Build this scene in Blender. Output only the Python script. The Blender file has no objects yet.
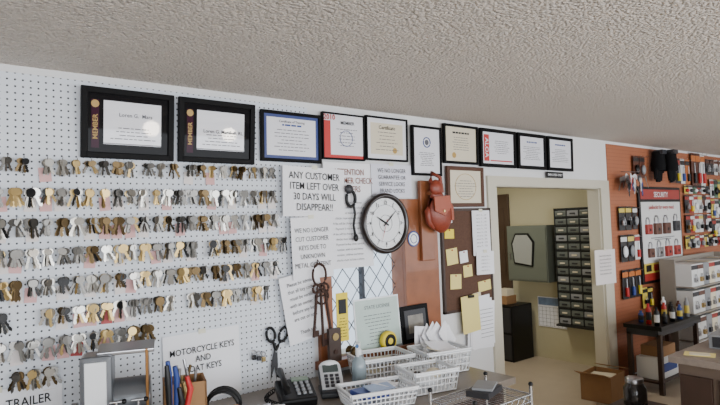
import bpy, bmesh, math, random
from mathutils import Vector, Matrix, Euler
random.seed(7)
rnd=random.uniform
# ------------------------------------------------------------ materials
def lin(c):
    c=c/255.0
    return c/12.92 if c<=0.04045 else ((c+0.055)/1.055)**2.4
_m={}
def mat(name,rgb,rough=0.6,metal=0.0,coat=0.0,emit=0.0,trans=0.0,alpha=1.0,var=0.0,bump=0.0,bscale=40,spec=0.5):
    if name in _m: return _m[name]
    m=bpy.data.materials.new(name); m.use_nodes=True
    nt=m.node_tree; b=nt.nodes["Principled BSDF"]
    col=(lin(rgb[0]),lin(rgb[1]),lin(rgb[2]),1)
    b.inputs["Base Color"].default_value=col
    b.inputs["Roughness"].default_value=rough; b.inputs["Metallic"].default_value=metal
    b.inputs["Specular IOR Level"].default_value=spec
    b.inputs["Coat Weight"].default_value=coat; b.inputs["Coat Roughness"].default_value=0.03
    b.inputs["Transmission Weight"].default_value=trans; b.inputs["Alpha"].default_value=alpha
    if emit>0:
        b.inputs["Emission Color"].default_value=col; b.inputs["Emission Strength"].default_value=emit
    if var>0 or bump>0:
        tc=nt.nodes.new("ShaderNodeTexCoord"); n=nt.nodes.new("ShaderNodeTexNoise")
        n.inputs["Scale"].default_value=bscale; n.inputs["Detail"].default_value=4
        nt.links.new(tc.outputs["Object"],n.inputs["Vector"])
        if var>0:
            mx=nt.nodes.new("ShaderNodeMix"); mx.data_type='RGBA'
            mx.inputs[6].default_value=tuple(max(0,v*(1-var)) for v in col[:3])+(1,)
            mx.inputs[7].default_value=tuple(min(1,v*(1+var)) for v in col[:3])+(1,)
            nt.links.new(n.outputs["Fac"],mx.inputs[0]); nt.links.new(mx.outputs[2],b.inputs["Base Color"])
        if bump>0:
            bp=nt.nodes.new("ShaderNodeBump"); bp.inputs["Strength"].default_value=0.6; bp.inputs["Distance"].default_value=bump
            nt.links.new(n.outputs["Fac"],bp.inputs["Height"]); nt.links.new(bp.outputs[0],b.inputs["Normal"])
    _m[name]=m; return m
def pegmat(name,rgb,holergb,sp=0.03,r=0.13):
    m=mat(name,rgb,0.55,var=0.06,bscale=3); nt=m.node_tree; b=nt.nodes["Principled BSDF"]
    src=b.inputs["Base Color"].links[0].from_socket
    tc=nt.nodes.new("ShaderNodeTexCoord"); sx=nt.nodes.new("ShaderNodeSeparateXYZ"); nt.links.new(tc.outputs["Object"],sx.inputs[0])
    def mth(op,a,bv=None):
        n=nt.nodes.new("ShaderNodeMath"); n.operation=op
        for i,v in enumerate([a,bv]):
            if v is None: continue
            if isinstance(v,(int,float)): n.inputs[i].default_value=v
            else: nt.links.new(v,n.inputs[i])
        return n.outputs[0]
    fs=[]
    for k in (0,2):
        a=mth('MULTIPLY',sx.outputs[k],1/sp); a=mth('ADD',a,400.0); a=mth('FRACT',a); a=mth('SUBTRACT',a,0.5); fs.append(mth('MULTIPLY',a,a))
    d=mth('SQRT',mth('ADD',fs[0],fs[1])); h=mth('LESS_THAN',d,r)
    mx=nt.nodes.new("ShaderNodeMix"); mx.data_type='RGBA'; nt.links.new(h,mx.inputs[0]); nt.links.new(src,mx.inputs[6])
    mx.inputs[7].default_value=tuple(lin(v) for v in holergb)+(1,)
    nt.links.new(mx.outputs[2],b.inputs["Base Color"])
    return m
# ------------------------------------------------------------ mesh builder
class MB:
    def __init__(s,name): s.n=name; s.v=[]; s.f=[]; s.mi=[]; s.sm=[]; s.mats=[]
    def add(s,vs,fs,m,smooth=False,M=None):
        if m not in s.mats: s.mats.append(m)
        k=s.mats.index(m); o=len(s.v)
        for v in vs:
            v=Vector(v); s.v.append(M@v if M is not None else v)
        for f in fs: s.f.append([o+i for i in f]); s.mi.append(k); s.sm.append(smooth)
        return s
    def bm(s,bm,m,smooth=False,M=None):
        bm.verts.index_update(); s.add([v.co.copy() for v in bm.verts],[[v.index for v in f.verts] for f in bm.faces],m,smooth,M); bm.free(); return s
    def box(s,c,d,m,rot=None,bev=0.0,taper=None):
        bm=bmesh.new(); bmesh.ops.create_cube(bm,size=1)
        for v in bm.verts:
            v.co=Vector((v.co.x*d[0],v.co.y*d[1],v.co.z*d[2]))
            if taper and v.co.z>0: v.co.x*=taper; v.co.y*=taper
        if bev>0: bmesh.ops.bevel(bm,geom=list(bm.edges),offset=bev,segments=2,affect='EDGES',profile=0.6)
        M=Matrix.Translation(Vector(c))
        if rot is not None: M=M@Euler(rot).to_matrix().to_4x4()
        return s.bm(bm,m,False,M)
    def bx(s,x0,x1,y0,y1,z0,z1,m,bev=0.0): return s.box(((x0+x1)/2,(y0+y1)/2,(z0+z1)/2),(abs(x1-x0),abs(y1-y0),abs(z1-z0)),m,bev=bev)
    def cyl(s,p0,p1,r0,m,r1=None,n=16):
        p0=Vector(p0);p1=Vector(p1); r1=r0 if r1 is None else r1
        q=(p1-p0).to_track_quat('Z','Y').to_matrix(); L=(p1-p0).length
        vs=[];fs=[]
        for k,(r,z) in enumerate([(r0,0),(r1,L)]):
            for i in range(n):
                a=2*math.pi*i/n; vs.append(p0+q@Vector((r*math.cos(a),r*math.sin(a),z)))
        s.add(vs,[(i,(i+1)%n,n+(i+1)%n,n+i) for i in range(n)],m,True)
        s.add(vs[:n],[list(range(n))[::-1]],m); s.add(vs[n:],[list(range(n))],m); return s
    def sph(s,c,r,m,rot=None,u=16,v=10):
        if not hasattr(r,'__len__'): r=(r,r,r)
        bm=bmesh.new(); bmesh.ops.create_uvsphere(bm,u_segments=u,v_segments=v,radius=1)
        M=Matrix.Translation(Vector(c))@(Euler(rot).to_matrix().to_4x4() if rot else Matrix.Identity(4))@Matrix.Diagonal((r[0],r[1],r[2],1))
        return s.bm(bm,m,True,M)
    def lathe(s,c,prof,m,n=24,axis='Z'):
        vs=[];fs=[]
        for (r,z) in prof:
            for i in range(n):
                a=2*math.pi*i/n
                vs.append(Vector(c)+(Vector((r*math.cos(a),r*math.sin(a),z)) if axis=='Z' else Vector((r*math.cos(a),-z,r*math.sin(a)))))
        for k in range(len(prof)-1):
            for i in range(n):
                j=(i+1)%n; fs.append((k*n+i,k*n+j,(k+1)*n+j,(k+1)*n+i))
        s.add(vs,fs,m,True); return s
    def tube(s,pts,r,m,n=8,closed=False):
        pts=[Vector(p) for p in pts]; N=len(pts); vs=[];fs=[]
        for i,p in enumerate(pts):
            a=pts[(i-1)%N] if (closed or i>0) else p; b=pts[(i+1)%N] if (closed or i<N-1) else p
            t=(b-a).normalized(); ref=Vector((0,0,1)) if abs(t.z)<0.9 else Vector((1,0,0))
            x=t.cross(ref).normalized(); y=t.cross(x)
            rr=r[i] if hasattr(r,'__len__') else r
            for k in range(n):
                an=2*math.pi*k/n; vs.append(p+x*rr*math.cos(an)+y*rr*math.sin(an))
        for i in range(N if closed else N-1):
            j=(i+1)%N
            for k in range(n):
                l=(k+1)%n; fs.append((i*n+k,i*n+l,j*n+l,j*n+k))
        s.add(vs,fs,m,True)
        if not closed: s.add(vs[:n],[list(range(n))],m); s.add(vs[-n:],[list(range(n))[::-1]],m)
        return s
    def ring(s,c,R,r,m,ax='Y',n=24,sx=1,sz=1,rot=0):
        pts=[]
        for i in range(n):
            a=2*math.pi*i/n; u=R*sx*math.cos(a); w=R*sz*math.sin(a)
            u,w=u*math.cos(rot)-w*math.sin(rot),u*math.sin(rot)+w*math.cos(rot)
            pts.append(Vector(c)+(Vector((u,0,w)) if ax=='Y' else Vector((u,w,0)) if ax=='Z' else Vector((0,u,w))))
        return s.tube(pts,r,m,8,True)
    def poly(s,pts,y0,y1,m,M=None):
        n=len(pts); vs=[(x,y0,z) for x,z in pts]+[(x,y1,z) for x,z in pts]
        fs=[list(range(n)),list(range(n,2*n))[::-1]]+[(i,n+i,n+(i+1)%n,(i+1)%n) for i in range(n)]
        return s.add(vs,fs,m,False,M)
    def disc(s,c,r,t,m,n=28): # faces -Y
        return s.cyl(Vector(c),Vector(c)+Vector((0,-t,0)),r,m,n=n)
    def build(s,loc=(0,0,0),rot=(0,0,0),parent=None,scale=1.0):
        me=bpy.data.meshes.new(s.n); me.from_pydata([tuple(v*scale) for v in s.v],[],s.f)
        for m in s.mats: me.materials.append(m)
        me.polygons.foreach_set("material_index",s.mi); me.polygons.foreach_set("use_smooth",s.sm)
        me.update(); o=bpy.data.objects.new(s.n,me); bpy.context.collection.objects.link(o)
        o.location=loc; o.rotation_euler=rot
        if parent: o.parent=parent
        return o
def text(body,x,z,size,m,parent,y=-0.004,rot=0,align='CENTER',bold=0.012,sp=1.0,sx=1.0,vert=0):
    c=bpy.data.curves.new("lettering",'FONT'); c.body=body; c.size=size; c.align_x=align; c.align_y='CENTER'; c.offset=size*bold; c.space_line=sp
    c.resolution_u=2; c.materials.append(m)
    o=bpy.data.objects.new("lettering",c); bpy.context.collection.objects.link(o)
    o.parent=parent; o.location=(x,y,z); o.rotation_euler=Euler((math.pi/2,vert,0)); o.scale=(sx,1,1)
    return o
# ------------------------------------------------------------ palette
white=mat("white_paint",(218,218,218),0.6,var=0.04,bscale=2)
trimm=mat("trim_paint",(196,190,172),0.45)
paper=mat("paper",(236,236,240),0.7); paper2=mat("paper_cream",(215,205,180),0.7); ink=mat("ink",(14,14,18),0.6)
gink=mat("grey_ink",(85,85,92),0.6); redm=mat("red_print",(175,26,24),0.5); bluem=mat("blue_print",(35,60,130),0.5)
gold=mat("gold_print",(170,135,60),0.4); yellow=mat("yellow_paper",(230,205,50),0.6); note=mat("note_paper",(225,208,130),0.7)
black=mat("black_plastic",(9,9,11),0.4,spec=.35); blackw=mat("black_frame_wood",(5,4,5),0.5,spec=.12)
greyp=mat("grey_plastic",(135,137,140),0.5); dgrey=mat("dark_grey_plastic",(42,42,46),0.5)
whitep=mat("white_plastic",(228,230,232),0.35); steel=mat("brushed_steel",(165,165,168),0.3,1.0); chrome=mat("chrome_wire",(190,192,195),0.2,1.0)
brass=mat("brass",(172,148,100),0.32,1.0); nickel=mat("nickel",(165,162,155),0.28,1.0); nickel2=mat("dull_nickel",(112,110,106),0.35,1.0); dbrass=mat("aged_brass",(98,82,58),0.4,1.0)
pink=mat("pink_tag",(215,168,166),0.7); wtag=mat("white_tag",(226,218,215),0.7); rtag=mat("red_tag",(165,70,70),0.6)
wood=mat("stained_pine",(134,78,44),0.45,var=0.35,bscale=9,coat=0.1); dwood=mat("dark_wood",(55,36,26),0.5,var=0.3,bscale=12)
cork=mat("cork",(82,56,42),0.85,var=0.5,bscale=90); leather=mat("red_leather",(128,52,32),0.42,var=0.3,bump=0.002,bscale=60)
certw=mat("certificate_glass_white",(222,222,228),0.5,coat=1.0); certc=mat("certificate_glass_cream",(212,202,178),0.5,coat=1.0)
certb=mat("certificate_mat_black",(7,5,8),0.7,spec=.1,coat=.12); certp=mat("certificate_ribbon_purple",(52,16,36),0.6,spec=.1,coat=.12)
certblue=mat("certificate_border_blue",(40,58,118),0.5,coat=.3); certred=mat("certificate_red",(185,34,30),0.5,coat=.4)
card=mat("cardboard",(150,112,74),0.8,var=0.1,bscale=20)
counterm=mat("counter_laminate",(120,110,100),0.35,var=0.15,bscale=60)
# ------------------------------------------------------------ room shell
H=2.46
wb=MB("wall_back")
for a in [(-3,1.99,0,H),(1.99,2.70,0,.86),(1.99,2.70,1.70,H),(2.70,3.70,0,H),(3.70,5.36,1.98,H),(5.36,9.5,0,H)]:
    wb.bx(a[0],a[1],0,.12,a[2],a[3],white)
wb.build()
MB("wall_left").bx(-3.12,-3,-5.6,.12,0,H,white).build(); MB("wall_right").bx(9.5,9.62,-5.6,3,0,H,white).build()
wf=MB("wall_front")  # storefront with window openings
for a in [(-3,9.5,0,.7),(-3,9.5,2.2,H),(-3,-2.2,.7,2.2),(1.2,1.8,.7,2.2),(5.0,5.6,.7,2.2),(9.0,9.5,.7,2.2)]:
    wf.bx(a[0],a[1],-5.72,-5.6,a[2],a[3],white)
wf.build()
fl=mat("vinyl_floor",(185,170,150),0.4,var=0.12,bscale=5)
MB("floor").bx(-3.2,9.7,-5.8,3.1,-.1,0,fl).build()
ceilm=mat("popcorn_ceiling",(236,226,215),0.95)
nt=ceilm.node_tree; b=nt.nodes["Principled BSDF"]; tc=nt.nodes.new("ShaderNodeTexCoord")
n1=nt.nodes.new("ShaderNodeTexNoise"); n1.inputs["Scale"].default_value=62; n1.inputs["Detail"].default_value=3; n1.inputs["Roughness"].default_value=.65
n2=nt.nodes.new("ShaderNodeTexVoronoi"); n2.inputs["Scale"].default_value=70
ad=nt.nodes.new("ShaderNodeMath"); ad.operation='SUBTRACT'
bp=nt.nodes.new("ShaderNodeBump"); bp.inputs["Strength"].default_value=1.0; bp.inputs["Distance"].default_value=.03
nt.links.new(tc.outputs["Object"],n1.inputs["Vector"]); nt.links.new(tc.outputs["Object"],n2.inputs["Vector"])
nt.links.new(n1.outputs["Fac"],ad.inputs[0]); nt.links.new(n2.outputs["Distance"],ad.inputs[1]); nt.links.new(ad.outputs[0],bp.inputs["Height"]); nt.links.new(bp.outputs[0],b.inputs["Normal"])
MB("ceiling").bx(-3.2,9.7,-5.8,.12,H,H+.1,ceilm).build()
# back room
cream=mat("back_room_paint",(192,184,152),0.6,var=0.06,bscale=3)
MB("wall_back_room_right").bx(6.0,6.1,.12,3.0,0,2.4,cream).build()
MB("wall_back_room_left").bx(3.55,3.62,.12,3.0,0,2.4,cream).build()
MB("wall_back_room_far").bx(3.62,6.0,2.9,3.0,0,2.4,cream).build()
MB("ceiling_back_room").bx(3.5,6.1,.12,3.0,2.4,2.5,white).build()
MB("pale_backdrop_slab").bx(3.50,3.545,.125,5.0,0,3.4,mat("backdrop_white",(232,236,240),.6)).build()  # added pale slab, brightens the view through the lattice window
# pegboards
pw=pegmat("white_pegboard",(214,219,226),(52,54,62),0.0305,0.15)
MB("wall_pegboard_panel").bx(-2.9,1.9,-.008,0,.55,2.425,pw).build()
po=pegmat("brown_pegboard",(160,96,64),(60,30,20),0.0381,0.12)
MB("wall_hardware_pegboard_panel").bx(5.53,9.45,-.008,0,.05,2.43,po).build()
t=MB("trim_1")
t.bx(3.60,3.71,-.02,0,0,2.05,trimm).bx(5.36,5.52,-.02,0,0,2.05,trimm).bx(3.71,5.36,-.02,0,1.97,2.05,trimm)
t.bx(3.70,3.715,0,.12,0,1.98,trimm).bx(5.345,5.36,0,.12,0,1.98,trimm).bx(3.7,5.36,0,.12,1.965,1.98,trimm); t.build()
# ------------------------------------------------------------ framed certificates
def wlines(mb,x0,x1,z0,z1,n,m,h=.004,y=-.0165,center=True):
    for i in range(n):
        z=z1-(z1-z0)*(i+.5)/n; w=(x1-x0)*rnd(.5,1.0); cx=(x0+x1)/2 if center else x0+w/2
        a=cx-w/2
        while a<cx+w/2-.004:
            l=min(rnd(.012,.04),cx+w/2-a); mb.bx(a,a+l,y,y+.0005,z-h/2,z+h/2,m); a+=l+.006
def frame(X0,X1,Z0,Z1,style,fm=blackw,bw=.022,tilt=2,name="framed_certificate"):
    w=X1-X0;h=Z1-Z0; mb=MB(name); hw=w/2;hh=h/2
    for sx in (-1,1): mb.box((sx*(hw-bw/2),-.0125,0),(bw,.025,h),fm,bev=.004)
    for sz in (-1,1): mb.box((0,-.0125,sz*(hh-bw/2)),(w-bw*1.2,.025,bw),fm,bev=.004)
    iw=hw-bw; ih=hh-bw; Y=-.015
    def P(a,b,c,d,m,k=0): mb.bx(a,b,Y-k*.0004,-.006,c,d,m)
    if style in(1,2):
        P(-iw,iw,-ih,ih,certb); P(-iw+.015,-iw+.05,-ih+.02,ih-.03,certp,1)
        P(-iw+.07,iw-.035,-ih+.04,ih-.03,certw,1); mb.bx(-iw+.07,iw-.035,Y-.0006,Y,-ih+.042,-ih+.046,gink)
        wlines(mb,-iw+.1,iw-.06,-ih+.06,-.01,4,gink); mb.disc((-iw+.032,Y,ih-.05),.018,.001,gold)
    elif style==3:
        P(-iw,iw,-ih,ih,certblue); P(-iw+.02,iw-.02,-ih+.018,ih-.018,certw,1)
        wlines(mb,-iw+.06,iw-.06,-ih+.04,ih-.08,7,gink); wlines(mb,-.08,.08,ih-.075,ih-.045,1,bluem,h=.010)
    elif style==4:
        P(-iw,iw,-ih,ih,certw); P(-iw,-iw+.055,-ih,ih-.04,certred,1); P(-iw+.055,iw,-ih,-ih+.02,certred,1)
        wlines(mb,-iw+.09,iw-.04,-ih+.07,ih-.08,6,gink); mb.ring((.02,Y-.001,-.01),.05,.002,bluem)
    elif style==5:
        P(-iw,iw,-ih,ih,certw); P(-iw+.03,iw-.03,-ih+.03,ih-.03,certc,1)
        wlines(mb,-iw+.07,iw-.07,-ih+.05,ih-.08,6,gink); mb.disc((.07,Y,-ih+.06),.02,.001,gold)
    elif style==6:
        P(-iw,iw,-ih,ih,certw); mb.ring((0,Y-.001,ih-.1),.035,.004,bluem); mb.disc((0,Y,ih-.1),.02,.001,gink)
        wlines(mb,-iw+.04,iw-.04,-ih+.05,ih-.17,8,gink)
    elif style==7:
        P(-iw,iw,-ih,ih,certc); wlines(mb,-iw+.04,iw-.04,-ih+.08,ih-.07,6,gink); mb.disc((-.08,Y,-ih+.045),.022,.001,gold)
        wlines(mb,-.13,.13,ih-.055,ih-.03,1,ink,h=.014)
    elif style==8:
        P(-iw,iw,-ih,ih,certw); P(-iw+.02,-iw+.085,-ih+.02,ih-.02,certred,1); P(-iw+.1,iw-.02,-ih+.02,-ih+.03,certred,1)
        wlines(mb,-iw+.13,iw-.04,-ih+.08,ih-.06,7,gink)
    elif style==9:
        P(-iw,iw,-ih,ih,certw); wlines(mb,-iw+.04,iw-.04,-ih+.05,ih-.08,8,gink); wlines(mb,-.09,.09,ih-.06,ih-.03,1,bluem,h=.012)
    elif style==11:
        P(-iw,iw,-ih,ih,certc); wlines(mb,-iw+.05,iw-.05,-ih+.04,ih-.07,7,gink); mb.ring((0,Y-.001,0),.1,.002,gold,sx=1.2)
    T=math.radians(tilt)
    o=mb.build(((X0+X1)/2,-.012-math.sin(T)*hh,(Z0+Z1)/2),(T,0,0))
    return o,iw,ih
F=[(.61,1.05,2.055,2.395,1,5,.03),(1.075,1.515,2.055,2.395,2,5,.03),(1.56,1.98,2.08,2.38,3,2,.02),(1.99,2.33,2.11,2.41,4,1.5,.012),(2.34,2.72,2.12,2.42,5,1.5,.014),
(2.76,3.06,2.03,2.39,6,1.5,.018),(3.09,3.48,2.13,2.43,7,1.5,.02),(3.51,3.97,2.12,2.43,8,1.5,.028),(4.00,4.41,2.12,2.43,9,1.5,.03),(4.44,4.85,2.12,2.43,9,1.5,.028),(3.11,3.53,1.80,2.11,11,1,.03)]
for i,f in enumerate(F):
    o,iw,ih=frame(f[0],f[1],f[2],f[3],f[4],fm=(mat("walnut_frame",(78,46,28),.45,spec=.3) if f[4]==11 else blackw),bw=f[6],tilt=f[5])
    if f[4]==1: text("Loren G.  Mars",.03,.045,.026,gink,o,y=-.0175)
    if f[4]==2: text("Loren G. Marshall, RL",.03,.0,.026,ink,o,y=-.0175)
    if f[4] in(1,2): text("MEMBER",-iw+.033,-.02,.032,gold,o,y=-.0175,vert=-math.pi/2)
    if f[4]==4: text("2010",-iw+.045,ih-.02,.045,redm,o,y=-.0175,bold=.03); text("MEMBER",.03,ih-.05,.03,ink,o,y=-.0175)
    if f[4]==5: text("Certificate",0,ih-.06,.035,ink,o,y=-.0175)
    if f[4]==3: text("Certificate of Training",0,ih-.04,.02,ink,o,y=-.0175)
    if f[4]==8: text("ALOA",-iw+.052,0,.06,certw,o,y=-.0175,vert=math.pi/2)
# ------------------------------------------------------------ paper signs
def sign(name,X0,X1,Z0,Z1,lines,size,y=-.012,rot=0,m=paper,im=ink,tapes=True,bold=.02,sp=1.05,sx=1.0,dz=0,dx=0):
    mb=MB(name); w=(X1-X0)/2;h=(Z1-Z0)/2
    vs=[];fs=[];N=8
    for i in range(N+1):
        for j in range(N+1):
            u=-1+2*i/N; v=-1+2*j/N; vs.append((u*w,-.004*(u*u)*(.4+.6*(v<0)*abs(v))-.001,v*h))
    for i in range(N):
        for j in range(N): a=i*(N+1)+j; fs.append((a,a+N+1,a+N+2,a+1))
    mb.add(vs,fs,m,True); mb.bx(-w*.98,w*.98,.0,.001,-h*.98,h*.98,m)
    if tapes: mb.bx(-.02,.02,-.003,-.002,h-.012,h+.012,mat("tape",(215,212,190),.3))
    o=mb.build(((X0+X1)/2,y,(Z0+Z1)/2),(0,rot,0))
    if lines: text(lines,dx,dz,size,im,o,y=-.0065,bold=bold,sp=sp,sx=sx)
    return o
o=sign("check_policy_poster",1.98,2.36,1.42,2.09,"",.05,y=-.042,tapes=False)
text("ATTENTION\nCUSTOMER CHECK\nWRITERS",.01,.22,.055,mat("brown_print",(130,85,72),.6),o,y=-.007,bold=.01,sx=.8)
for i in range(12): 
    text(random.choice(["A fee will be charged on returned","checks must include a phone","number, address and driver","license. No third party checks","Payment is due when service"]),0,.08-i*.033,.02,gink,o,y=-.007,bold=0,sx=.95)
sign("customer_notice_sign",1.68,2.13,1.75,2.05,"ANY CUSTOMER\nITEM LEFT OVER\n30 DAYS WILL\nDISAPPEAR!!",.060,y=-.055,rot=.03,sx=.82,bold=.005)
sign("brand_notice_sign",2.39,2.76,1.87,2.10,"WE NO LONGER\nGUARANTEE OR\nSERVICE LOCKS\nBRAND LOCKS",.040,y=-.012,rot=.0,sx=.85,m=mat("paper_bluish",(218,219,230),.7),bold=0,sp=1.15)
sign("key_notice_sign",1.73,2.02,1.38,1.75,"WE NO LONGER\nCUT CUSTOMER\nKEYS DUE TO\nUNKNOWN\nMETAL CONTENT",.040,y=-.055,rot=-.02,sx=.8,bold=.0,sp=1.3)
sign("policy_notice_sign",1.67,1.95,1.02,1.42,"Please be advised\nthat all key codes\nmust be verified\nwith an owner ID\nbefore any keys\nare cut or sold.\n\nThank you",.032,y=-.045,rot=-.16,sx=.85,bold=0,sp=1.3)
sign("motorcycle_keys_sign",.98,1.40,.80,1.16,"MOTORCYCLE KEYS\nAND\nBOAT KEYS",.046,y=-.015,rot=-.02,sx=.85,dz=.04,bold=.01)
sign("trailer_keys_sign",.02,.52,.76,1.04,"TRAVEL TRAILER",.055,y=-.015,rot=0,sx=.85,dz=.07,bold=.01,dx=.03)
# ------------------------------------------------------------ key display
kd=MB("hanging_key_blanks")
def key_pts(L,hw,kind):
    p=[]; hr=hw; n=8; cz=-hr
    for i in range(n+1):
        a=math.radians(-60+ (300)*i/n)
        rx=hr*(1.1 if kind==1 else 1); rz=hr*(1 if kind!=2 else .85)
        p.append((rx*math.cos(a),cz+rz*math.sin(a)))
    bw=hr*.34
    b=[(-bw,-L*.9),(0,-L)]; right=[(bw,-L*.9)]
    for i in range(4):
        zz=-L*.9+ (L*.9-2*hr)*(i+1)/5; right.append((bw*(.35 if i%2 else .95),zz))
    right.append((bw,-2*hr))
    return p,b,right
def add_key(mb,pos,L,hw,m,ang,yaw,kind):
    p,b,r=key_pts(L,hw,kind)
    M=Matrix.Translation(pos)@Euler((rnd(-.15,.15),ang,yaw)).to_matrix().to_4x4()
    mb.poly(p,-.0012,.0012,m,M)
    blade=[(b[0][0],-2*hw+hw*.2)]+b+r
    mb.poly(blade[::-1],-.0009,.0009,m,M)
rows=[2.035,1.90,1.765,1.63,1.495,1.36,1.23,1.10]
for ri,z in enumerate(rows):
    x=-.75; xmax=[1.66,1.66,1.66,1.70,1.68,1.62,1.44,.50][ri]
    big=1.1 if ri==0 else 1.28
    while x<xmax:
        hx=round(x/.0305)*.0305+.01
        if ri==6 and x>.93: pass
        elif random.random()<.97:
            kd.tube([(hx,-.009,z+.004),(hx,-.05,z),(hx,-.060,z+.012)],.0018,steel,5)
            if random.random()<(.45 if ri>0 else .12):
                tm=random.choice([pink,pink,wtag,wtag,rtag if ri in(5,6) else wtag])
                kd.box((hx+rnd(-.006,.006),-.014,z-.065),(.05,.0008,.066),tm,rot=(rnd(-.1,.1),rnd(-.12,.12),0))
            base=random.choice([nickel,nickel,nickel2,nickel2,brass,dbrass]); nk=random.choice([5,6,7])
            hw=rnd(.0135,.0175)*big; L=rnd(.060,.074)*big; kind=random.choice([0,1,2])
            for k in range(nk):
                mm=base if random.random()<.75 else random.choice([nickel,nickel2,brass,black])
                add_key(kd,Vector((hx+rnd(-.005,.005),-.02-k*.006,z+.006)),L,hw,mm,rnd(-.5,.5),rnd(-.7,.7),kind)
        x+=random.choice([.061,.061,.061,.0915]) if ri==0 else .061
kd.build()
# ------------------------------------------------------------ window with wooden casing
wd=MB("window_1")
wd.bx(1.93,2.03,-.03,-.001,.785,1.86,wood,.004).bx(2.66,2.99,-.03,-.001,.785,1.86,wood,.004).bx(2.03,2.66,-.03,-.001,1.69,1.86,wood,.004)
wd.bx(1.90,3.04,-.09,-.001,.82,.87,wood,.006)
for z0,z1 in((.86,.88),(1.68,1.70)): wd.bx(1.99,2.70,0,.12,z0,z1,trimm)
for x0,x1 in((1.99,2.03),(2.66,2.70)): wd.bx(x0,x1,0,.12,.88,1.68,wood)
iron=mat("leaded_bar",(50,52,58),.5,.3)
xa,xb,za,zb=2.03,2.66,.88,1.68
for sgn in(-1,1):
    for k in range(-12,24):
        c=k*.15; pts=[]
        for i in range(0,200):
            X=xa+i*.005
            if X>xb: break
            Z=za+c+sgn*1.3*(X-xa)
            if za<=Z<=zb: pts.append((X,.09,Z))
        if len(pts)>2: wd.tube([pts[0],pts[-1]],.003,iron,6)
wd.bx(2.35,2.37,.07,.11,.88,1.68,iron)
wd.build()
MB("wooden_coat_post").bx(2.80,2.93,-.06,-.031,1.42,1.99,wood,.006).box((2.865,-.09,1.90),(.03,.06,.03),wood,bev=.006).build()
# clock
ck=MB("wall_clock")
ck.lathe((0,0,0),[(0,0),(.215,0),(.222,.02),(.215,.045),(.195,.052),(.185,.04),(.182,.03)],mat("clock_rim",(26,15,13),.3,coat=.3),40,'Y')
ck.disc((0,-.0,0),.186,.03,mat("clock_face",(200,200,200),.5,coat=.8),40)
ck.ring((0,-.032,0),.06,.0012,gink); ck.ring((0,-.032,0),.135,.001,gink)
for i in range(60):
    a=math.radians(i*6); r=.172; L=.012 if i%5==0 else .005
    M=Matrix.Translation((r*math.sin(a),-.0315,r*math.cos(a)))@Matrix.Rotation(a,4,'Y'); w=.0025 if i%5==0 else .001
    ck.add([(-w,0,-L),(w,0,-L),(w,0,0),(-w,0,0)],[(0,1,2,3)],ink,False,M)
def hand(mb,ang,L,w,m,y):
    a=math.radians(ang); M=Matrix.Rotation(a,4,'Y')
    mb.poly([(-w,-.03),(w,-.03),(w*1.2,L*.5),(0,L),(-w*1.2,L*.5)],y-.001,y,m,M)
hand(ck,300,.10,.006,ink,-.034); hand(ck,48,.145,.004,ink,-.036); hand(ck,200,.15,.0015,redm,-.038); ck.disc((0,-.03,0),.01,.01,ink)
co=ck.build((2.445,-.055,1.695),scale=.92)
for i in range(1,13):
    a=math.radians(i*30); text(str(i),.135*math.sin(a),.135*math.cos(a),.032,ink,co,y=-.031)
bd=MB("round_badge"); bd.disc((0,0,0),.055,.004,bluem); bd.disc((0,-.004,0),.046,.001,whitep); bd.ring((0,-.005,0),.03,.003,bluem); bd.build((2.74,-.032,1.58))
st=MB("hanging_headset"); st.ring((0,-.02,0),.05,.011,black,sx=.7,sz=1.0); st.sph((-.02,-.03,.06),(.03,.02,.03),dgrey); st.tube([(.02,-.02,-.04),(.03,-.02,-.1),(.015,-.02,-.17),(.03,-.015,-.24)],.008,black); st.sph((.03,-.02,-.25),(.018,.015,.025),black)
st.build((2.17,-.05,1.86))
# leather holster
hs=MB("leather_holster")
prof=[(.045,.0),(.06,-.03),(.085,-.07),(.10,-.13),(.09,-.19),(.06,-.235),(.02,-.26)]
vs=[];fs=[];n=16
for (r,z) in prof:
    for i in range(n):
        a=2*math.pi*i/n; vs.append((r*math.cos(a)*1.05+.03*(z/-.26),r*math.sin(a)*.45-.045,z))
for k in range(len(prof)-1):
    for i in range(n): fs.append((k*n+i,k*n+(i+1)%n,(k+1)*n+(i+1)%n,(k+1)*n+i))
fs.append(list(range(n))); fs.append(list(range((len(prof)-1)*n,len(prof)*n)))
hs.add(vs,fs,leather,True)
lleather=mat("light_leather",(152,70,42),.45)
hs.sph((-.01,-.05,.03),(.055,.03,.055),leather,rot=(0,.5,0)); hs.poly([(-.075,-.03),(.07,-.02),(.085,-.09),(.02,-.15),(-.07,-.12)],-.094,-.086,lleather)
hs.disc((.01,-.094,-.12),.008,.004,brass); hs.tube([(-.02,-.04,.02),(-.05,-.04,.08),(-.03,-.035,.13),(.04,-.04,.10),(.05,-.045,.0)],.013,leather)
hs.tube([(-.07,-.06,-.04),(-.11,-.06,-.12),(-.10,-.06,-.19),(-.06,-.06,-.23)],[.012,.02,.018,.010],leather); hs.tube([(.06,-.06,-.02),(.11,-.06,-.10),(.12,-.06,-.18)],[.012,.02,.012],lleather)
hs.build((2.91,-.065,1.90),scale=1.1)
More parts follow.
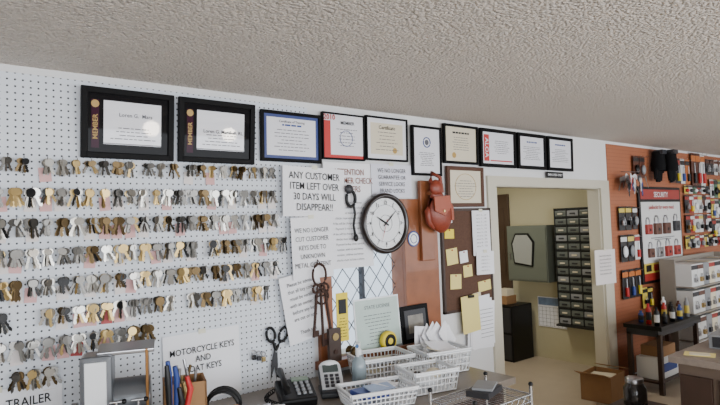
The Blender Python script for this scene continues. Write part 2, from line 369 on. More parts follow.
# cork board & notes
cb=MB("cork_notice_board"); cb.bx(3.05,3.60,-.02,-.001,1.02,1.78,cork); 
for a in [(3.04,3.06,1.01,1.79),(3.59,3.61,1.01,1.79)]: cb.bx(a[0],a[1],-.026,-.001,a[2],a[3],dwood,.002)
for a in [(1.01,1.03),(1.77,1.79)]: cb.bx(3.04,3.61,-.026,-.001,a[0],a[1],dwood,.002)
for (x,z,w,h,m) in [(3.12,1.60,.1,.07,yellow),(3.14,1.43,.12,.12,note),(3.27,1.42,.09,.09,paper),(3.31,1.31,.1,.09,note),(3.17,1.24,.12,.11,note),(3.50,1.18,.15,.08,note),(3.12,1.70,.07,.04,paper),(3.40,1.10,.1,.07,paper2)]:
    cb.box((x,-.024,z),(w,.002,h),m,rot=(0,rnd(-.1,.1),0)); cb.sph((x,-.028,z+h*.4),.006,redm,u=8,v=6)
cb.build()
o=sign("price_list_sheet",3.37,3.58,1.42,1.77,"",.03,y=-.034); 
for i in range(10): text("item no. %d ..... %d.50"%(i+10,i+3),0,.14-i*.027,.017,gink,o,y=-.0065,bold=0,sx=.9)
o=sign("order_list_sheet",3.39,3.60,1.27,1.45,"",.03,y=-.044,rot=.03)
for i in range(5): text("order list %d -----"%(i+10),0,.05-i*.027,.017,gink,o,y=-.0065,bold=0,sx=.9)
ws=MB("clipped_paper_bundle")
for i in range(5): ws.box((rnd(-.02,.04),-.004-.003*i,rnd(-.02,.03)),(.26,.001,.36),paper,rot=(0,rnd(-.08,.08),0))
ws.box((-.13,-.024,.09),(.2,.001,.28),note,rot=(0,-.06,0)); ws.box((-.13,-.03,.22),(.06,.02,.02),black,bev=.003)
for i in range(8): ws.bx(-.02,.13,-.0225,-.0215,.10-i*.03,.103-i*.03,gink)
ws.build((3.42,-.03,.90))
o=MB("employees_only_sign").box((0,0,0),(.26,.006,.055),black,bev=.002).build((4.55,-.026,2.08)); text("EMPLOYEES ONLY",0,0,.028,whitep,o,y=-.004)
# ------------------------------------------------------------ window sill items
o=MB("license_placard"); o.bx(-.19,.19,-.004,.004,-.17,.17,whitep); o.bx(-.18,.18,-.006,-.004,-.16,.16,mat("placard_pale_green",(178,196,188),.4,var=.15,bscale=8)); 
wlines(o,-.15,.15,-.13,.07,9,gink,y=-.0068); o.bx(-.19,.19,-.008,.004,-.17,-.155,greyp); o=o.build((2.36,-.065,1.045),(-.08,0,0)); text("STATE LICENSE",0,.11,.032,gink,o,y=-.008,bold=0)
o=MB("picture_frame"); o.box((0,0,0),(.26,.02,.25),blackw,bev=.004); o.bx(-.1,.1,-.013,-.008,-.095,.095,dgrey); o.bx(-.07,.07,-.0145,-.01,-.06,.06,mat("photo_print",(120,115,105),.4,var=.5,bscale=25)); o.build((2.69,-.065,1.0),(-.1,0,.0))
o=MB("yellow_caution_card"); o.bx(-.045,.045,-.002,.002,-.15,.15,yellow); o.bx(-.03,.03,-.003,-.002,.02,.11,ink); wlines(o,-.035,.035,-.13,0,7,ink,y=-.0035); o.build((2.09,-.045,1.12))
tp=MB("tape_measure"); tp.lathe((0,0,0),[(0,0),(.055,0),(.062,.01),(.062,.035),(.055,.045),(0,.045)],yellow,28,'Y'); tp.disc((0,-.045,0),.045,.002,black); tp.disc((0,-.047,0),.02,.002,yellow); tp.box((.045,-.022,-.05),(.05,.03,.02),black,bev=.003); tp.build((2.40,-.092,.935))
rr=MB("folded_receipts")
for i in range(7): rr.box((.035*i,-.006*i,rnd(.0,.02)),(.14,.001,.17),paper,rot=(rnd(-.4,-.1),rnd(-.6,.3),rnd(-.5,.5)))
rr.build((2.62,-.20,.90))
# antique key ring
ak=MB("antique_key_ring"); rust=mat("rusty_iron",(62,42,34),.6,.5,var=.3,bscale=60)
ak.ring((0,-.02,0),.06,.007,rust,sx=.8,sz=1.1); ak.ring((.01,-.025,-.13),.045,.007,rust)
for (x,a,L) in [(-.03,.12,.26),(.0,-.02,.32),(.03,-.14,.27)]:
    c=math.cos(a);s_=math.sin(a)
    ak.ring((x,-.03,-.08),.026,.007,rust); p0=Vector((x,-.03,-.105)); p1=p0+Vector((-s_*L,0,-c*L)); ak.cyl(p0,p1,.009,rust,n=10)
    ak.box(p1+Vector((.018,0,.02)),(.036,.008,.035),rust); ak.ring(p0+Vector((0,0,-.02)),.010,.005,rust,ax='Z',n=12)
ak.tube([(-.02,-.02,.05),(0,-.005,.09),(.02,-.02,.05)],.004,rust)
ak.build((1.90,-.065,1.40))
pb=MB("wooden_plaque"); pb.box((0,0,0),(.09,.025,.20),dwood,bev=.006); pb.disc((0,-.0125,.05),.022,.006,brass); pb.disc((0,-.0125,-.04),.015,.006,rust); pb.build((1.975,-.11,.975))
dk=MB("door_knob_sample"); dk.lathe((0,0,0),[(0,0),(.03,0),(.03,.008),(.012,.014),(.012,.04),(.03,.05),(.034,.065),(.028,.08),(0,.085)],dbrass,20,'Y'); dk.build((2.10,-.092,.92))
# scissors
sc=MB("scissors")
for sgn in(-1,1):
    sc.ring((sgn*.045,-.01,.10),.036,.009,black,sx=.8,sz=1.25,rot=-sgn*.35)
    sc.tube([(sgn*.03,-.01,.065),(sgn*.012,-.01,.03),(0,-.01,0)],[.009,.010,.009],black)
    M=Matrix.Translation((0,-.008-.003*sgn,.01))@Matrix.Rotation(sgn*.13,4,'Y')
    sc.poly([(-.012,.0),(.012,.0),(.012,-.10),(.002*sgn,-.19),(-.012,-.10)],-.0015,.0015,dgrey,M)
sc.disc((0,-.012,0),.008,.006,steel); sc.build((1.62,-.02,.985),(0,.12,0),scale=.92)
hk=MB("hanging_padlock_set")
for i in range(3): hk.ring((.03*i,-.02,-.01*i),.012,.003,steel); hk.box((.03*i,-.02,-.028-.01*i),(.022,.014,.026),[black,dgrey,brass][i],bev=.003)
hk.build((1.48,-.01,1.0))
# ------------------------------------------------------------ workbench & things on it
MB("workbench").bx(-1.2,2.72,-.86,-.01,.74,.78,counterm,.004).bx(-1.15,2.68,-.80,-.05,.66,.74,dwood).bx(-1.15,-1.07,-.8,-.1,0,.66,dwood).bx(1.0,1.08,-.8,-.1,0,.66,dwood).bx(2.6,2.68,-.8,-.1,0,.66,dwood).build()
BZ=.781
def basket(loc,w,d,h,rz,m=whitep,name="plastic_basket"):
    mb=MB(name); tw=1.12
    def P(u,v,z): k=1+(tw-1)*z/h; return Vector((u*w/2*k,v*d/2*k,z+.006))
    mb.box((0,0,.006),(w,d,.006),m)
    def wall(a,b):
        L=(P(*a,0)-P(*b,0)).length; n=max(4,int(L/.022))
        for i in range(n+1):
            t=i/n; u=a[0]+(b[0]-a[0])*t; v=a[1]+(b[1]-a[1])*t
            mb.tube([P(u,v,0),P(u,v,h)],.0035,m,5)
        for z in (.0,h*.33,h*.62): mb.tube([P(*a,z),P(*b,z)],.004,m,5)
        mb.tube([P(*a,h),P(*b,h)],.0075,m,8); mb.tube([P(*a,h*.9),P(*b,h*.9)],.006,m,6)
    c=[(-1,-1),(1,-1),(1,1),(-1,1)]
    for i in range(4): wall(c[i],c[(i+1)%4])
    return mb.build(loc,(0,0,rz))
basket((2.20,-.27,BZ),.30,.22,.12,-.25)
basket((2.53,-.44,BZ),.27,.22,.13,-.25)
basket((1.84,-.66,BZ),.32,.20,.08,-.3)
basket((2.20,-.66,BZ),.24,.20,.11,-.25)
pc=MB("paper_stack")
for i in range(7): pc.box((rnd(-.02,.02),rnd(-.02,.02),.07+.012*i),(.17,.13,.001),random.choice([paper,paper,paper2]),rot=(rnd(-.3,.3),rnd(-.3,.3),rnd(-.8,.8)))
pc.build((2.53,-.44,BZ))
pc=MB("receipt_pile")
for i in range(7): pc.box((rnd(-.03,.03),rnd(-.02,.02),.04+.01*i),(.16,.11,.001),random.choice([paper,wtag,paper2]),rot=(rnd(-.2,.2),rnd(-.2,.2),rnd(-.8,.8)))
pc.build((2.20,-.27,BZ))
pc=MB("business_card_stack"); pc.box((-.04,0,.06),(.18,.12,.03),mat("blue_card",(50,68,140),.4),rot=(.1,.05,.1),bev=.003); pc.box((.07,.02,.08),(.12,.1,.01),paper,rot=(.1,.1,.4)); pc.box((0,-.02,.085),(.14,.09,.004),mat("pale_blue_card",(160,178,210),.4),rot=(.1,.0,-.2)); pc.build((1.84,-.66,BZ))
pc=MB("parts_in_bag"); pc.sph((0,0,.05),(.085,.06,.04),whitep); pc.sph((.03,-.02,.08),(.05,.04,.03),paper2); pc.build((2.20,-.66,BZ))
# wire rack
wr=MB("wire_shelf_rack")
RW=.42
for x in [0,RW]:
    for y in [0,.28]: wr.cyl((x,y,0),(x,y,.87),.009,chrome,n=10); wr.sph((x,y,.875),.012,black,u=10,v=6)
for z in (.3,.79):
    for (a,b) in [((0,0),(RW,0)),((RW,0),(RW,.28)),((RW,.28),(0,.28)),((0,.28),(0,0))]:
        for dz in (0,.035): wr.cyl((a[0],a[1],z+dz),(b[0],b[1],z+dz),.004,chrome,n=8)
    for i in range(1,17): wr.cyl((i*.025,0,z+.035),(i*.025,.28,z+.035),.002,chrome,n=6)
    for i in range(0,8): wr.tube([(i*.05,0,z),(i*.05+.025,0,z+.035),(i*.05+.05,0,z)],.002,chrome,5)
    for i in range(5): wr.tube([(0,i*.05,z),(0,i*.05+.025,z+.035),(0,i*.05+.05,z)],.002,chrome,5)
wr.build((1.96,-1.20,0))
wi=MB("key_envelope_stack"); wi.box((0,0,.015),(.18,.12,.03),dgrey,bev=.003); wi.box((.01,.0,.036),(.15,.1,.012),greyp,rot=(0,0,.2),bev=.002); wi.build((2.22,-1.04,.829),(0,0,.3))
# spray bottle
sb=MB("spray_bottle"); lq=mat("bottle_plastic",(185,202,210),.2,trans=.5); 
sb.lathe((0,0,0),[(0,0),(.036,0),(.04,.01),(.04,.10),(.036,.13),(.018,.155),(.014,.17)],lq,24); sb.lathe((0,0,0),[(.017,.165),(.017,.19),(.012,.20),(0,.2)],whitep,16)
sb.box((-.012,0,.215),(.065,.022,.035),whitep,bev=.006); sb.cyl((-.044,0,.222),(-.06,0,.222),.009,mat("sprayer_blue",(70,110,160),.4),n=10); sb.box((-.03,0,.185),(.008,.014,.05),whitep,rot=(0,.4,0),bev=.002)
sb.build((1.97,-.35,BZ),(0,0,.8),scale=1.05)
# phone
ph=MB("desk_telephone"); ph.box((0,0,.045),(.19,.2,.05),black,rot=(.18,0,0),bev=.012)
ph.tube([(-.06,-.1,.085),(-.065,-.09,.11),(-.065,0,.13),(-.065,.09,.135),(-.06,.10,.11)],[.02,.019,.013,.019,.022],black,12)
for i in range(4):
    for j in range(3): ph.box((.005+.03*j,-.06+.03*i,.066+.006*i),(.018,.016,.012),greyp,rot=(.18,0,0),bev=.003)
ph.box((.035,.07,.088),(.09,.03,.01),mat("lcd",(120,135,120),.2),rot=(.18,0,0))
pts=[]
for i in range(90):
    a=i*.9; tt=i/89; pts.append((-.09-.06*math.sin(tt*3.1)+.01*math.cos(a),-.1+.2*tt,.03+.012*math.sin(a)))
ph.tube(pts,.003,black,5); ph.build((1.54,-.36,BZ+.01),(.12,0,-.35))
te=MB("card_payment_terminal"); te.box((0,0,.06),(.13,.2,.05),dgrey,rot=(.5,0,0),bev=.012); te.box((0,-.004,.085),(.118,.18,.012),mat("terminal_face",(190,192,195),.4),rot=(.5,0,0),bev=.004); te.box((0,.045,.12),(.085,.055,.006),mat("lcd2",(60,70,66),.15),rot=(.5,0,0)); te.sph((0,.09,.12),(.06,.03,.035),whitep)
for i in range(4):
    for j in range(3): te.box((-.03+.03*j,-.072+.022*i,.058+.012*i),(.02,.013,.014),dgrey,rot=(.5,0,0),bev=.003)
te.box((0,.0,.012),(.13,.19,.02),black,bev=.004); te.build((1.77,-.36,BZ+.004),(0,0,-.5))
# key machine
km=MB("key_cutting_machine"); mg=mat("machine_grey_enamel",(105,108,112),.35,.4); mb2=mat("machine_bronze",(125,88,48),.35,.7)
km.box((0,0,.05),(.30,.28,.1),mg,bev=.012); km.cyl((-.02,.08,.22),(.14,.08,.22),.08,mg,n=24); km.box((-.06,.03,.25),(.12,.14,.34),mg,bev=.015); km.box((-.06,-.045,.3),(.08,.01,.2),whitep,bev=.003)
km.cyl((-.13,-.02,.2),(-.15,-.02,.2),.045,steel,n=28); km.cyl((.0,-.08,.15),(.14,-.08,.15),.012,steel); km.box((.02,-.1,.17),(.05,.07,.06),mb2,bev=.006); km.box((.10,-.1,.17),(.05,.07,.06),mb2,bev=.006)
for x in(.02,.10): km.cyl((x,-.1,.2),(x,-.1,.25),.006,steel); km.tube([(x-.025,-.1,.25),(x+.025,-.1,.25)],.006,steel); km.sph((x+.028,-.1,.25),.01,black,u=10,v=8)
km.box((.05,.05,.43),(.22,.12,.016),steel,rot=(.15,0,0),bev=.004); km.box((.13,.04,.3),(.012,.10,.26),mb2,bev=.002)
km.build((.63,-.44,BZ),(0,0,-.35))
pc=MB("plier_holder"); pc.lathe((0,0,0),[(0,0),(.045,0),(.05,.16),(.045,.16),(.04,.01),(0,.01)],dgrey,20)
for (x,y,m,h) in [(-.02,0,bluem,.40),(.005,.015,bluem,.37),(.03,-.01,redm,.33),(0,-.03,black,.30),(-.03,-.02,black,.39),(.03,.02,brass,.30)]:
    pc.tube([(x*.4,y*.4,.03),(x,y,.16),(x*1.6+.008,y*1.6,h-.05),(x*1.4,y*1.4,h)],[.007,.009,.013,.009],m,8); 
pc.build((.805,-.66,BZ))
wbx=MB("wooden_parts_box"); 
for a in [(-.09,-.078,-.08,.08),(.078,.09,-.08,.08),(-.09,.09,-.08,-.068),(-.09,.09,.068,.08)]: wbx.bx(a[0],a[1],a[2],a[3],0,.25,card,.003)
wbx.bx(-.09,.09,-.08,.08,0,.012,card)
for i in range(8): wbx.cyl((rnd(-.06,.06),rnd(-.05,.05),.02),(rnd(-.06,.06),rnd(-.05,.05),rnd(.27,.33)),.007,random.choice([brass,steel,dbrass,dgrey]),n=8)
wbx.build((.94,-.40,BZ),(0,0,-.3))
cc=MB("coiled_black_cable")
for i in range(7): cc.ring((rnd(-.004,.004),i*.012-.03,.09),.075+rnd(-.006,.006),.006,black)
cc.build((1.12,-.40,BZ),(0,0,-.5))
ty=MB("small_parts_tray"); ty.box((0,0,.06),(.3,.2,.12),whitep,bev=.006)
for i in range(3):
    for j in range(2): ty.box((-.09+.09*i,-.101,.035+.055*j),(.08,.004,.045),paper2,bev=.001); ty.sph((-.09+.09*i,-.106,.035+.055*j),.005,black,u=8,v=6)
for i in range(14): ty.box((rnd(-.12,.12),rnd(-.08,.08),.13+rnd(0,.01)),(.04,.02,.012),random.choice([brass,gold,steel,redm]),rot=(0,0,rnd(0,3)),bev=.002)
ty.build((1.12,-.68,BZ),(0,0,-.5))
# ------------------------------------------------------------ back room furniture (front faces -X)
RZ=-math.pi/2
du=MB("small_parts_drawer_cabinet"); dm=mat("drawer_unit_body",(48,50,50),.5,.3); df=mat("drawer_front",(98,104,100),.3)
W_,Hh=.47,1.33
du.bx(-W_/2,W_/2,.02,.185,0,Hh,dm)
for c in range(4): du.bx(-W_/2+c*(W_-.012)/3,-W_/2+c*(W_-.012)/3+.012,0,.03,0,Hh,dm)
for r in range(15):
    z=.012+r*(Hh-.012)/14; du.bx(-W_/2,W_/2,0,.03,z-.012,z,dm)
for r in range(14):
    for c in range(3):
        x=-W_/2+.014+c*(W_-.012)/3; z=.014+r*(Hh-.012)/14; du.bx(x,x+.14,.004,.03,z,z+.062,df if (r*3+c)%5 else greyp,.004); du.bx(x+.04,x+.10,-.006,.004,z+.02,z+.036,paper2 if (r+c)%2 else dgrey)
du.build((5.8,.57,.47),(0,0,RZ))
MB("wall_cabinet_shelf").bx(-.27,.27,0,.19,0,.02,dm).build((5.80,.57,.445),(0,0,RZ))
cbn=MB("grey_wall_cabinet"); gm=mat("grey_green_enamel",(100,105,94),.5,var=.1,bscale=5)
cbn.box((0,.12,.335),(.56,.23,.67),gm,bev=.006); cbn.bx(-.27,.27,-.006,.004,.02,.65,gm,.003); cbn.box((-.23,-.012,.3),(.015,.015,.08),steel,bev=.003); cbn.build((5.75,1.16,.94),(0,0,RZ))
mr=MB("hanging_mirror"); mr.poly([(-.13,-.17),(.13,-.2),(.16,.1),(.08,.2),(-.1,.2),(-.16,.08)],-.012,0,black); mr.poly([(-.115,-.15),(.115,-.18),(.14,.09),(.07,.18),(-.09,.18),(-.14,.07)],-.016,-.012,mat("mirror_glass",(170,173,170),.25,.3)); mr.build((5.74,1.20,1.32),(0,0,RZ))
cl=MB("wall_calendar"); cl.bx(-.19,.19,-.004,0,-.18,.18,paper); cl.bx(-.18,.18,-.006,-.004,.08,.17,mat("calendar_photo",(120,140,170),.5,var=.5,bscale=14))
for i in range(8): cl.bx(-.18+i*.0514,-.178+i*.0514,-.006,-.004,-.17,.06,gink)
for i in range(6): cl.bx(-.18,.18,-.006,-.004,-.17+i*.045,-.168+i*.045,gink)
cl.build((5.99,1.01,.56),(0,0,RZ))
bc=MB("black_file_cabinet"); bc.box((0,.2,.33),(.42,.4,.66),black,bev=.006)
for i in range(2): bc.box((0,-.004,.17+.32*i),(.38,.012,.29),dgrey,bev=.004); bc.box((0,-.02,.25+.32*i),(.1,.02,.015),steel,bev=.003)
bc.build((5.53,1.46,0),(0,0,RZ))
bs=MB("box_on_cabinet"); bs.box((0,.1,.05),(.2,.2,.1),card,bev=.003); bs.box((0.02,.1,.14),(.14,.14,.08),paper2,bev=.003); bs.build((5.58,1.46,.665),(0,0,RZ))
dr=MB("added_dark_door"); dd=mat("dim_wall_brown",(78,60,46),.5,var=.15,bscale=6); dr.bx(-.42,.42,0,.035,0,2.02,dd,.004)  # added door, its dark brown stands in for the shadowed tan wall
for (a,b_) in [(.15,.85),(1.0,1.85)]:
    for s_ in(-1,1): dr.bx(s_*.21-.14,s_*.21+.14,-.008,.001,a,b_,dd,.004)
dr.sph((-.36,-.04,1.0),.028,brass); dr.build((5.962,1.98,0),(0,0,RZ))
cx=MB("cardboard_box"); 
for a in [(-.16,-.155,-.14,.14),(.155,.16,-.14,.14),(-.16,.16,-.14,-.135),(-.16,.16,.135,.14)]: cx.bx(a[0],a[1],a[2],a[3],0,.24,card)
cx.bx(-.16,.16,-.14,.14,0,.006,card); cx.box((-.22,0,.26),(.13,.28,.004),card,rot=(0,.4,0)); cx.box((.22,0,.25),(.13,.28,.004),card,rot=(0,.3,0)); cx.box((0,0,.12),(.22,.2,.2),paper2,rot=(0,.1,.2),bev=.004)
cx.build((5.02,-.12,0),(0,0,.1))
o=sign("taped_receipt_sheet",5.15,5.54,1.02,1.36,"",.03,y=-.03,rot=.02,m=wtag)
for i in range(6): text("hours and service info",0,.11-i*.035,.025,gink,o,y=-.0065,bold=0)
# ------------------------------------------------------------ hardware pegboard products
def padlock(mb,x,y,z,s,m):
    mb.box((x,y,z),(s,s*.4,s*.85),m,bev=s*.08)
    mb.tube([(x-s*.32,y,z+s*.4),(x-s*.32,y,z+s*.75),(x-s*.15,y,z+s*.95),(x+s*.15,y,z+s*.95),(x+s*.32,y,z+s*.75),(x+s*.32,y,z+s*.4)],s*.07,steel,6)
    mb.disc((x,y-s*.2,z-s*.05),s*.12,.002,black)
def pack(mb,x,z,w,h,cm,hm,kind=0):
    mb.bx(x-w/2,x+w/2,-.036,-.033,z-h/2,z+h/2,cm,.001); mb.bx(x-w/2,x+w/2,-.038,-.036,z+h*.25,z+h*.42,hm)
    mb.tube([(x,-.009,z+h*.46),(x,-.09,z+h*.44),(x,-.095,z+h*.5)],.003,steel,5)
    if kind==0: padlock(mb,x,-.055,z-h*.18,w*.5,random.choice([brass,steel,black,greyp]))
    elif kind==1: mb.cyl((x,-.05,z-h*.4),(x,-.05,z-h*.1),w*.16,random.choice([redm,yellow,black,bluem]),n=10); mb.cyl((x,-.05,z-h*.1),(x,-.05,z+h*.2),w*.05,steel,n=8)
    else: mb.sph((x,-.05,z-h*.12),(w*.32,.02,h*.22),random.choice([dgrey,black,redm,whitep,greyp]),u=10,v=8)
blk=mat("pack_black",(30,28,30),.35); rdp=mat("pack_red",(150,44,36),.4); orp=mat("pack_orange",(185,105,48),.4); grp=mat("pack_green",(70,105,80),.4); whp=mat("pack_white",(212,212,210),.4); ylp=mat("pack_yellow",(205,182,78),.4); brp=mat("pack_brown",(88,50,36),.4)
g=MB("key_blank_bunch")
for i in range(34):
    a=rnd(-.8,.8); add_key(g,Vector((rnd(-.12,.16),-.06-i*.004,rnd(-.04,.06))),rnd(.12,.16),rnd(.028,.036),random.choice([nickel,brass,whitep,steel,rtag,whp,dgrey,bluem]),a,rnd(-.25,.25),1)
g.tube([(0,-.012,.09),(0,-.20,.07),(0,-.21,.09)],.005,steel,6); g.build((5.80,0,2.06))
g=MB("packaged_padlocks")
for x in(6.09,6.23): pack(g,x,2.21,.12,.24,brp,blk,2)
for x in(5.72,5.86): pack(g,x,1.66,.12,.25,blk,ylp,0)
pack(g,6.0,1.66,.10,.24,blk,whp,2)
for x in(5.73,5.88): pack(g,x,1.35,.13,.28,blk,ylp if x>5.8 else whp,2)
pack(g,6.02,1.35,.11,.26,whp,rdp,1)
g.build((0,-.002,0))
g=MB("work_gloves"); gm2=mat("glove_black",(12,12,14),.85,spec=.2)
for k,(ox,ang) in enumerate([(-.10,.12),(.07,-.1)]):
    M=Matrix.Translation((ox,-.09-.07*k,0))@Matrix.Rotation(ang,4,'Y')
    def P(x,z): return M@Vector((x,0,z))
    g.tube([P(0,.15),P(0,.08),P(0,.0),P(0,-.07)],[.07,.07,.08,.075],gm2,12)
    for i,(fx,L) in enumerate([(-.055,.09),(-.018,.115),(.018,.11),(.052,.09)]): g.tube([P(fx,-.05),P(fx*1.15,-.09),P(fx*1.25,-.09-L)],[.026,.025,.018],gm2,8)
    g.tube([P(.06,.02),P(.10,-.02),P(.115,-.08)],[.026,.024,.018],gm2,8); g.box(P(0,.15)+Vector((0,-.02,0)),(.11,.11,.05),dgrey,bev=.006)
g.build((6.58,-.01,2.24),scale=.95)
g=MB("packaged_hand_tools")
for x,m,h in((7.00,brp,orp),(7.13,blk,rdp),(7.27,whp,blk),(7.41,orp,blk)): pack(g,x,2.20,.12,.3,m,h,1)
for x in(7.60,7.74,7.88): pack(g,x,2.23,.13,.42,brp if x<7.8 else whp,orp,1)
for z in (1.80,1.56):
    for i,x in enumerate((7.34,7.47,7.60,7.73,7.86,7.99)): pack(g,x,z,.12,.22,[blk,rdp,whp,whp,brp,whp][i],[rdp,whp,rdp,ylp,blk,rdp][i],i%3)
for z in (2.0,1.74,1.48):
    for i,x in enumerate((8.14,8.27,8.40,8.53,8.66)): pack(g,x,z,.12,.24,[whp,grp,ylp,whp,blk][(i+int(z*10))%5],[rdp,blk,grp,rdp,whp][i],(i+1)%3)
for i,x in enumerate((7.34,7.47,7.60,7.73,7.86,7.99)): pack(g,x,1.98,.11,.10,[ylp,whp,grp,rdp,whp,blk][i],blk,2)
for x in(8.04,8.18,8.32,8.5,8.7): pack(g,x,2.28,.12,.2,whp if x>8.3 else blk,brp,0)
for i,x in enumerate((7.3,7.44,7.58,7.72,7.86,8.0,8.14,8.28)): pack(g,x,1.34,.12,.16,[ylp,blk,whp,rdp][i%4],[blk,ylp,rdp,whp][i%4],i%3)
for x in (5.72,5.86,6.0): pack(g,x,.98,.12,.30,blk,orp,1)
for i,x in enumerate((6.13,6.25)): pack(g,x,.80,.11,.22,[ylp,blk][i],[blk,ylp][i],i%3)
g.build((0,-.002,0))
ps=MB("padlock_advertising_poster"); ps.box((0,-.01,0),(1.05,.02,1.06),black,bev=.006); ps.bx(-.49,.49,-.023,-.019,-.49,.36,whp); ps.bx(-.49,.49,-.023,-.019,.39,.5,rdp)
for (x,z,s) in [(-.36,.06,.13),(-.15,.06,.15),(.08,.06,.15),(.34,.08,.14),(-.33,-.2,.12),(-.12,-.2,.13),(.1,-.2,.14),(.33,-.2,.13)]: padlock(ps,x,-.026,z,s,random.choice([greyp,rdp,steel,dgrey,brp]))
ps.bx(-.49,.49,-.025,-.02,-.42,-.31,ylp); ps.bx(-.49,.49,-.025,-.02,-.50,-.42,rdp); wlines(ps,-.4,.4,-.07,-.03,2,gink,y=-.024,h=.01)
for i in range(5): ps.bx(-.45+.18*i,-.33+.18*i,-.027,-.02,-.40,-.33,[blk,rdp,greyp,orp,blk][i])
o=ps.build((6.64,-.014,1.47)); text("SECURITY",0,.44,.08,whitep,o,y=-.026); text("padlocks for every need",0,.30,.065,redm,o,y=-.026)
# display stand with boxed padlocks
ds=MB("padlock_display_stand"); dsm=mat("display_grey",(140,132,122),.5)
X0,X1=6.36,7.85
ds.bx(X0,X1,-.06,-.045,0,1.2,dsm)
for z in (.08,.34,.62,.90): ds.bx(X0,X1,-.38,-.06,z,z+.012,dsm)
for x in (X0,X1): ds.bx(x-.008,x+.008,-.20,-.045,0,1.2,dsm)
for z in (.093,.354,.634,.914):
    x=X0+.085; i=0
    while x<X1-.08:
        h=.235; ds.bx(x-.074,x+.074,-.36,-.08,z,z+h,[whp,whp,greyp,paper2][i%4],.003); ds.bx(x-.074,x+.074,-.362,-.358,z+h*.76,z+h*.95,[dgrey,brp,greyp,rdp][i%4]); padlock(ds,x,-.372,z+h*.3,.06,[steel,brass,dgrey][i%3]); x+=.155; i+=1
ds.build((0,-.06,0))
# tool shelf with bottles
ts=MB("low_tool_shelf"); ts.bx(5.42,6.32,-.50,-.14,.60,.64,black,.004); ts.bx(5.44,6.30,-.46,-.16,.54,.60,dgrey)
for x in(5.46,6.28): 
    for y in(-.46,-.18): ts.bx(x-.02,x+.02,y-.02,y+.02,0,.56,dwood)
ts.bx(5.44,6.30,-.46,-.16,.10,.12,dwood); ts.build()
tb=MB("assorted_lubricant_bottles")
cols=[black,redm,bluem,dgrey,whitep,ylp,black,redm,orp,bluem,black,whitep,greyp,brp,blk]
for i,m in enumerate(cols):
    x=5.47+i*.056; y=-.44+(i%3)*.1; h=rnd(.08,.2); r=.024
    tb.lathe((x,y,.641),[(0,0),(r,0),(r,h*.75),(r*.5,h*.85),(r*.5,h),(0,h)],m,14); tb.lathe((x,y,.641),[(r*1.02,h*.2),(r*1.02,h*.6)],random.choice([whp,ylp,ink]),14)
tb.build()
bt=MB("boxed_merchandise"); bt.box((0,0,.1),(.4,.22,.2),whp,bev=.004); bt.box((0,-.111,.1),(.34,.004,.08),bluem); bt.box((.03,0,.25),(.3,.2,.1),card,bev=.004); bt.box((.32,0,.08),(.2,.2,.16),brp,bev=.004); bt.build((5.70,-.32,.121))
# front counter
fc=MB("service_counter"); fc.bx(3.30,6.0,-2.3,-1.46,.86,.90,mat("counter_dark",(132,120,110),.35,var=.25,bscale=30),.006); fc.bx(3.34,5.96,-2.26,-1.50,0,.86,mat("counter_side",(100,84,72),.5,var=.15,bscale=8)); 
for i in range(4): fc.bx(3.32,3.34,-2.24+i*.19,-2.08+i*.19,.1,.8,dwood,.004)
fc.build()
rc=MB("receipt_note"); rc.box((0,0,0),(.10,.15,.002),note); rc.box((.0,.0,.002),(.07,.10,.002),paper2,rot=(0,0,.1)); rc.build((3.42,-1.58,.903),(0,0,.3))
gb=MB("cash_drawer_box"); gb.box((0,0,.04),(.3,.24,.08),greyp,bev=.006); gb.box((-.152,0,.04),(.004,.2,.06),dgrey,bev=.001); gb.box((-.158,0,.04),(.01,.05,.012),steel); gb.build((3.78,-1.66,.90),(0,0,.1))
cp=MB("clear_candy_box"); 
for a in [(-.1,-.095,-.08,.08),(.095,.1,-.08,.08),(-.1,.1,-.08,-.075),(-.1,.1,.075,.08)]: cp.bx(a[0],a[1],a[2],a[3],0,.1,greyp)
cp.bx(-.1,.1,-.08,.08,0,.005,greyp)
for i in range(10): cp.box((rnd(-.07,.07),rnd(-.05,.05),rnd(.03,.1)),(.05,.03,.02),random.choice([rdp,blk,ylp,whp,bluem]),rot=(0,0,rnd(0,3)),bev=.003)
cp.build((4.10,-1.62,.90),(0,0,.2))
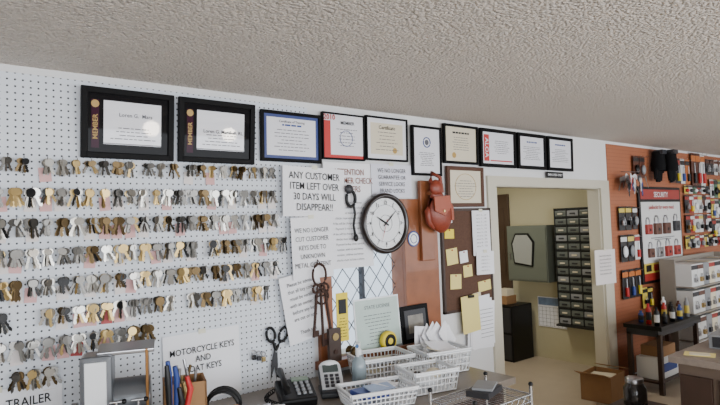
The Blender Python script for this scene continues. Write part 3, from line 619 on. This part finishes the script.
# jar on stool
so=MB("step_stool"); so.box((0,0,.38),(.34,.28,.03),dwood,bev=.006)
for x in(-.14,.14):
    for y in(-.11,.11): so.cyl((x*1.1,y*1.1,0),(x,y,.37),.015,dwood,n=10)
so.build((3.84,-1.0,0))
jr=MB("glass_jar"); jr.lathe((0,0,0),[(0,0),(.07,0),(.075,.01),(.075,.12),(.055,.15),(.05,.165)],mat("dark_jar_glass",(50,46,44),.12,trans=.3),24); jr.lathe((0,0,0),[(.055,.155),(.056,.185),(.05,.19),(0,.19)],steel,24); jr.build((3.84,-1.0,.396))
# ------------------------------------------------------------ lights
def area(name,loc,rot,sx,sy,e,col=(1,1,1)):
    l=bpy.data.lights.new(name,'AREA'); l.shape='RECTANGLE'; l.size=sx; l.size_y=sy; l.energy=e; l.color=col
    o=bpy.data.objects.new(name,l); o.location=loc; o.rotation_euler=rot; bpy.context.collection.objects.link(o)
for i,x in enumerate((-.5,3.4,7.3)):
    area("window_light",(x,-5.5,1.45),(math.radians(90),0,0),3.2,1.5,[140,108,100][i],(.94,.965,1.0))
area("back_room_fill",(4.7,1.2,2.36),(0,0,0),.6,.3,20,(1,.95,.82))  # added fill lamp to brighten the back room, no known fixture
for (x,y) in ((2.41,-4.6),(3.50,-4.6)):
    g=MB("globe_ceiling_lamp"); g.cyl((0,0,.09),(0,0,.21),.012,brass); g.sph((0,0,0),.1,mat("lamp_globe",(255,240,220),.3,emit=55)); g.build((x,y,2.25))
w=bpy.data.worlds.new("world"); bpy.context.scene.world=w; w.use_nodes=True
bg=w.node_tree.nodes["Background"]; bg.inputs[0].default_value=(.74,.86,1,1); bg.inputs[1].default_value=3.0
# ------------------------------------------------------------ camera
fw0=Vector((0.6225,0.7826,0)).normalized(); r0=Vector((fw0.y,-fw0.x,0)); p=math.radians(2.3); rho=math.radians(2.05)
fw=fw0*math.cos(p)+Vector((0,0,1))*math.sin(p); u0=Vector((0,0,1))*math.cos(p)-fw0*math.sin(p)
R=r0*math.cos(rho)-u0*math.sin(rho); U=u0*math.cos(rho)+r0*math.sin(rho)
cam=bpy.data.objects.new("camera",bpy.data.cameras.new("camera")); bpy.context.collection.objects.link(cam)
M=Matrix((R,U,-fw)).transposed().to_4x4(); M.translation=Vector((0,-2.89,1.69)); cam.matrix_world=M
cam.data.sensor_width=36; cam.data.lens=28; cam.data.clip_start=.05
bpy.context.scene.camera=cam
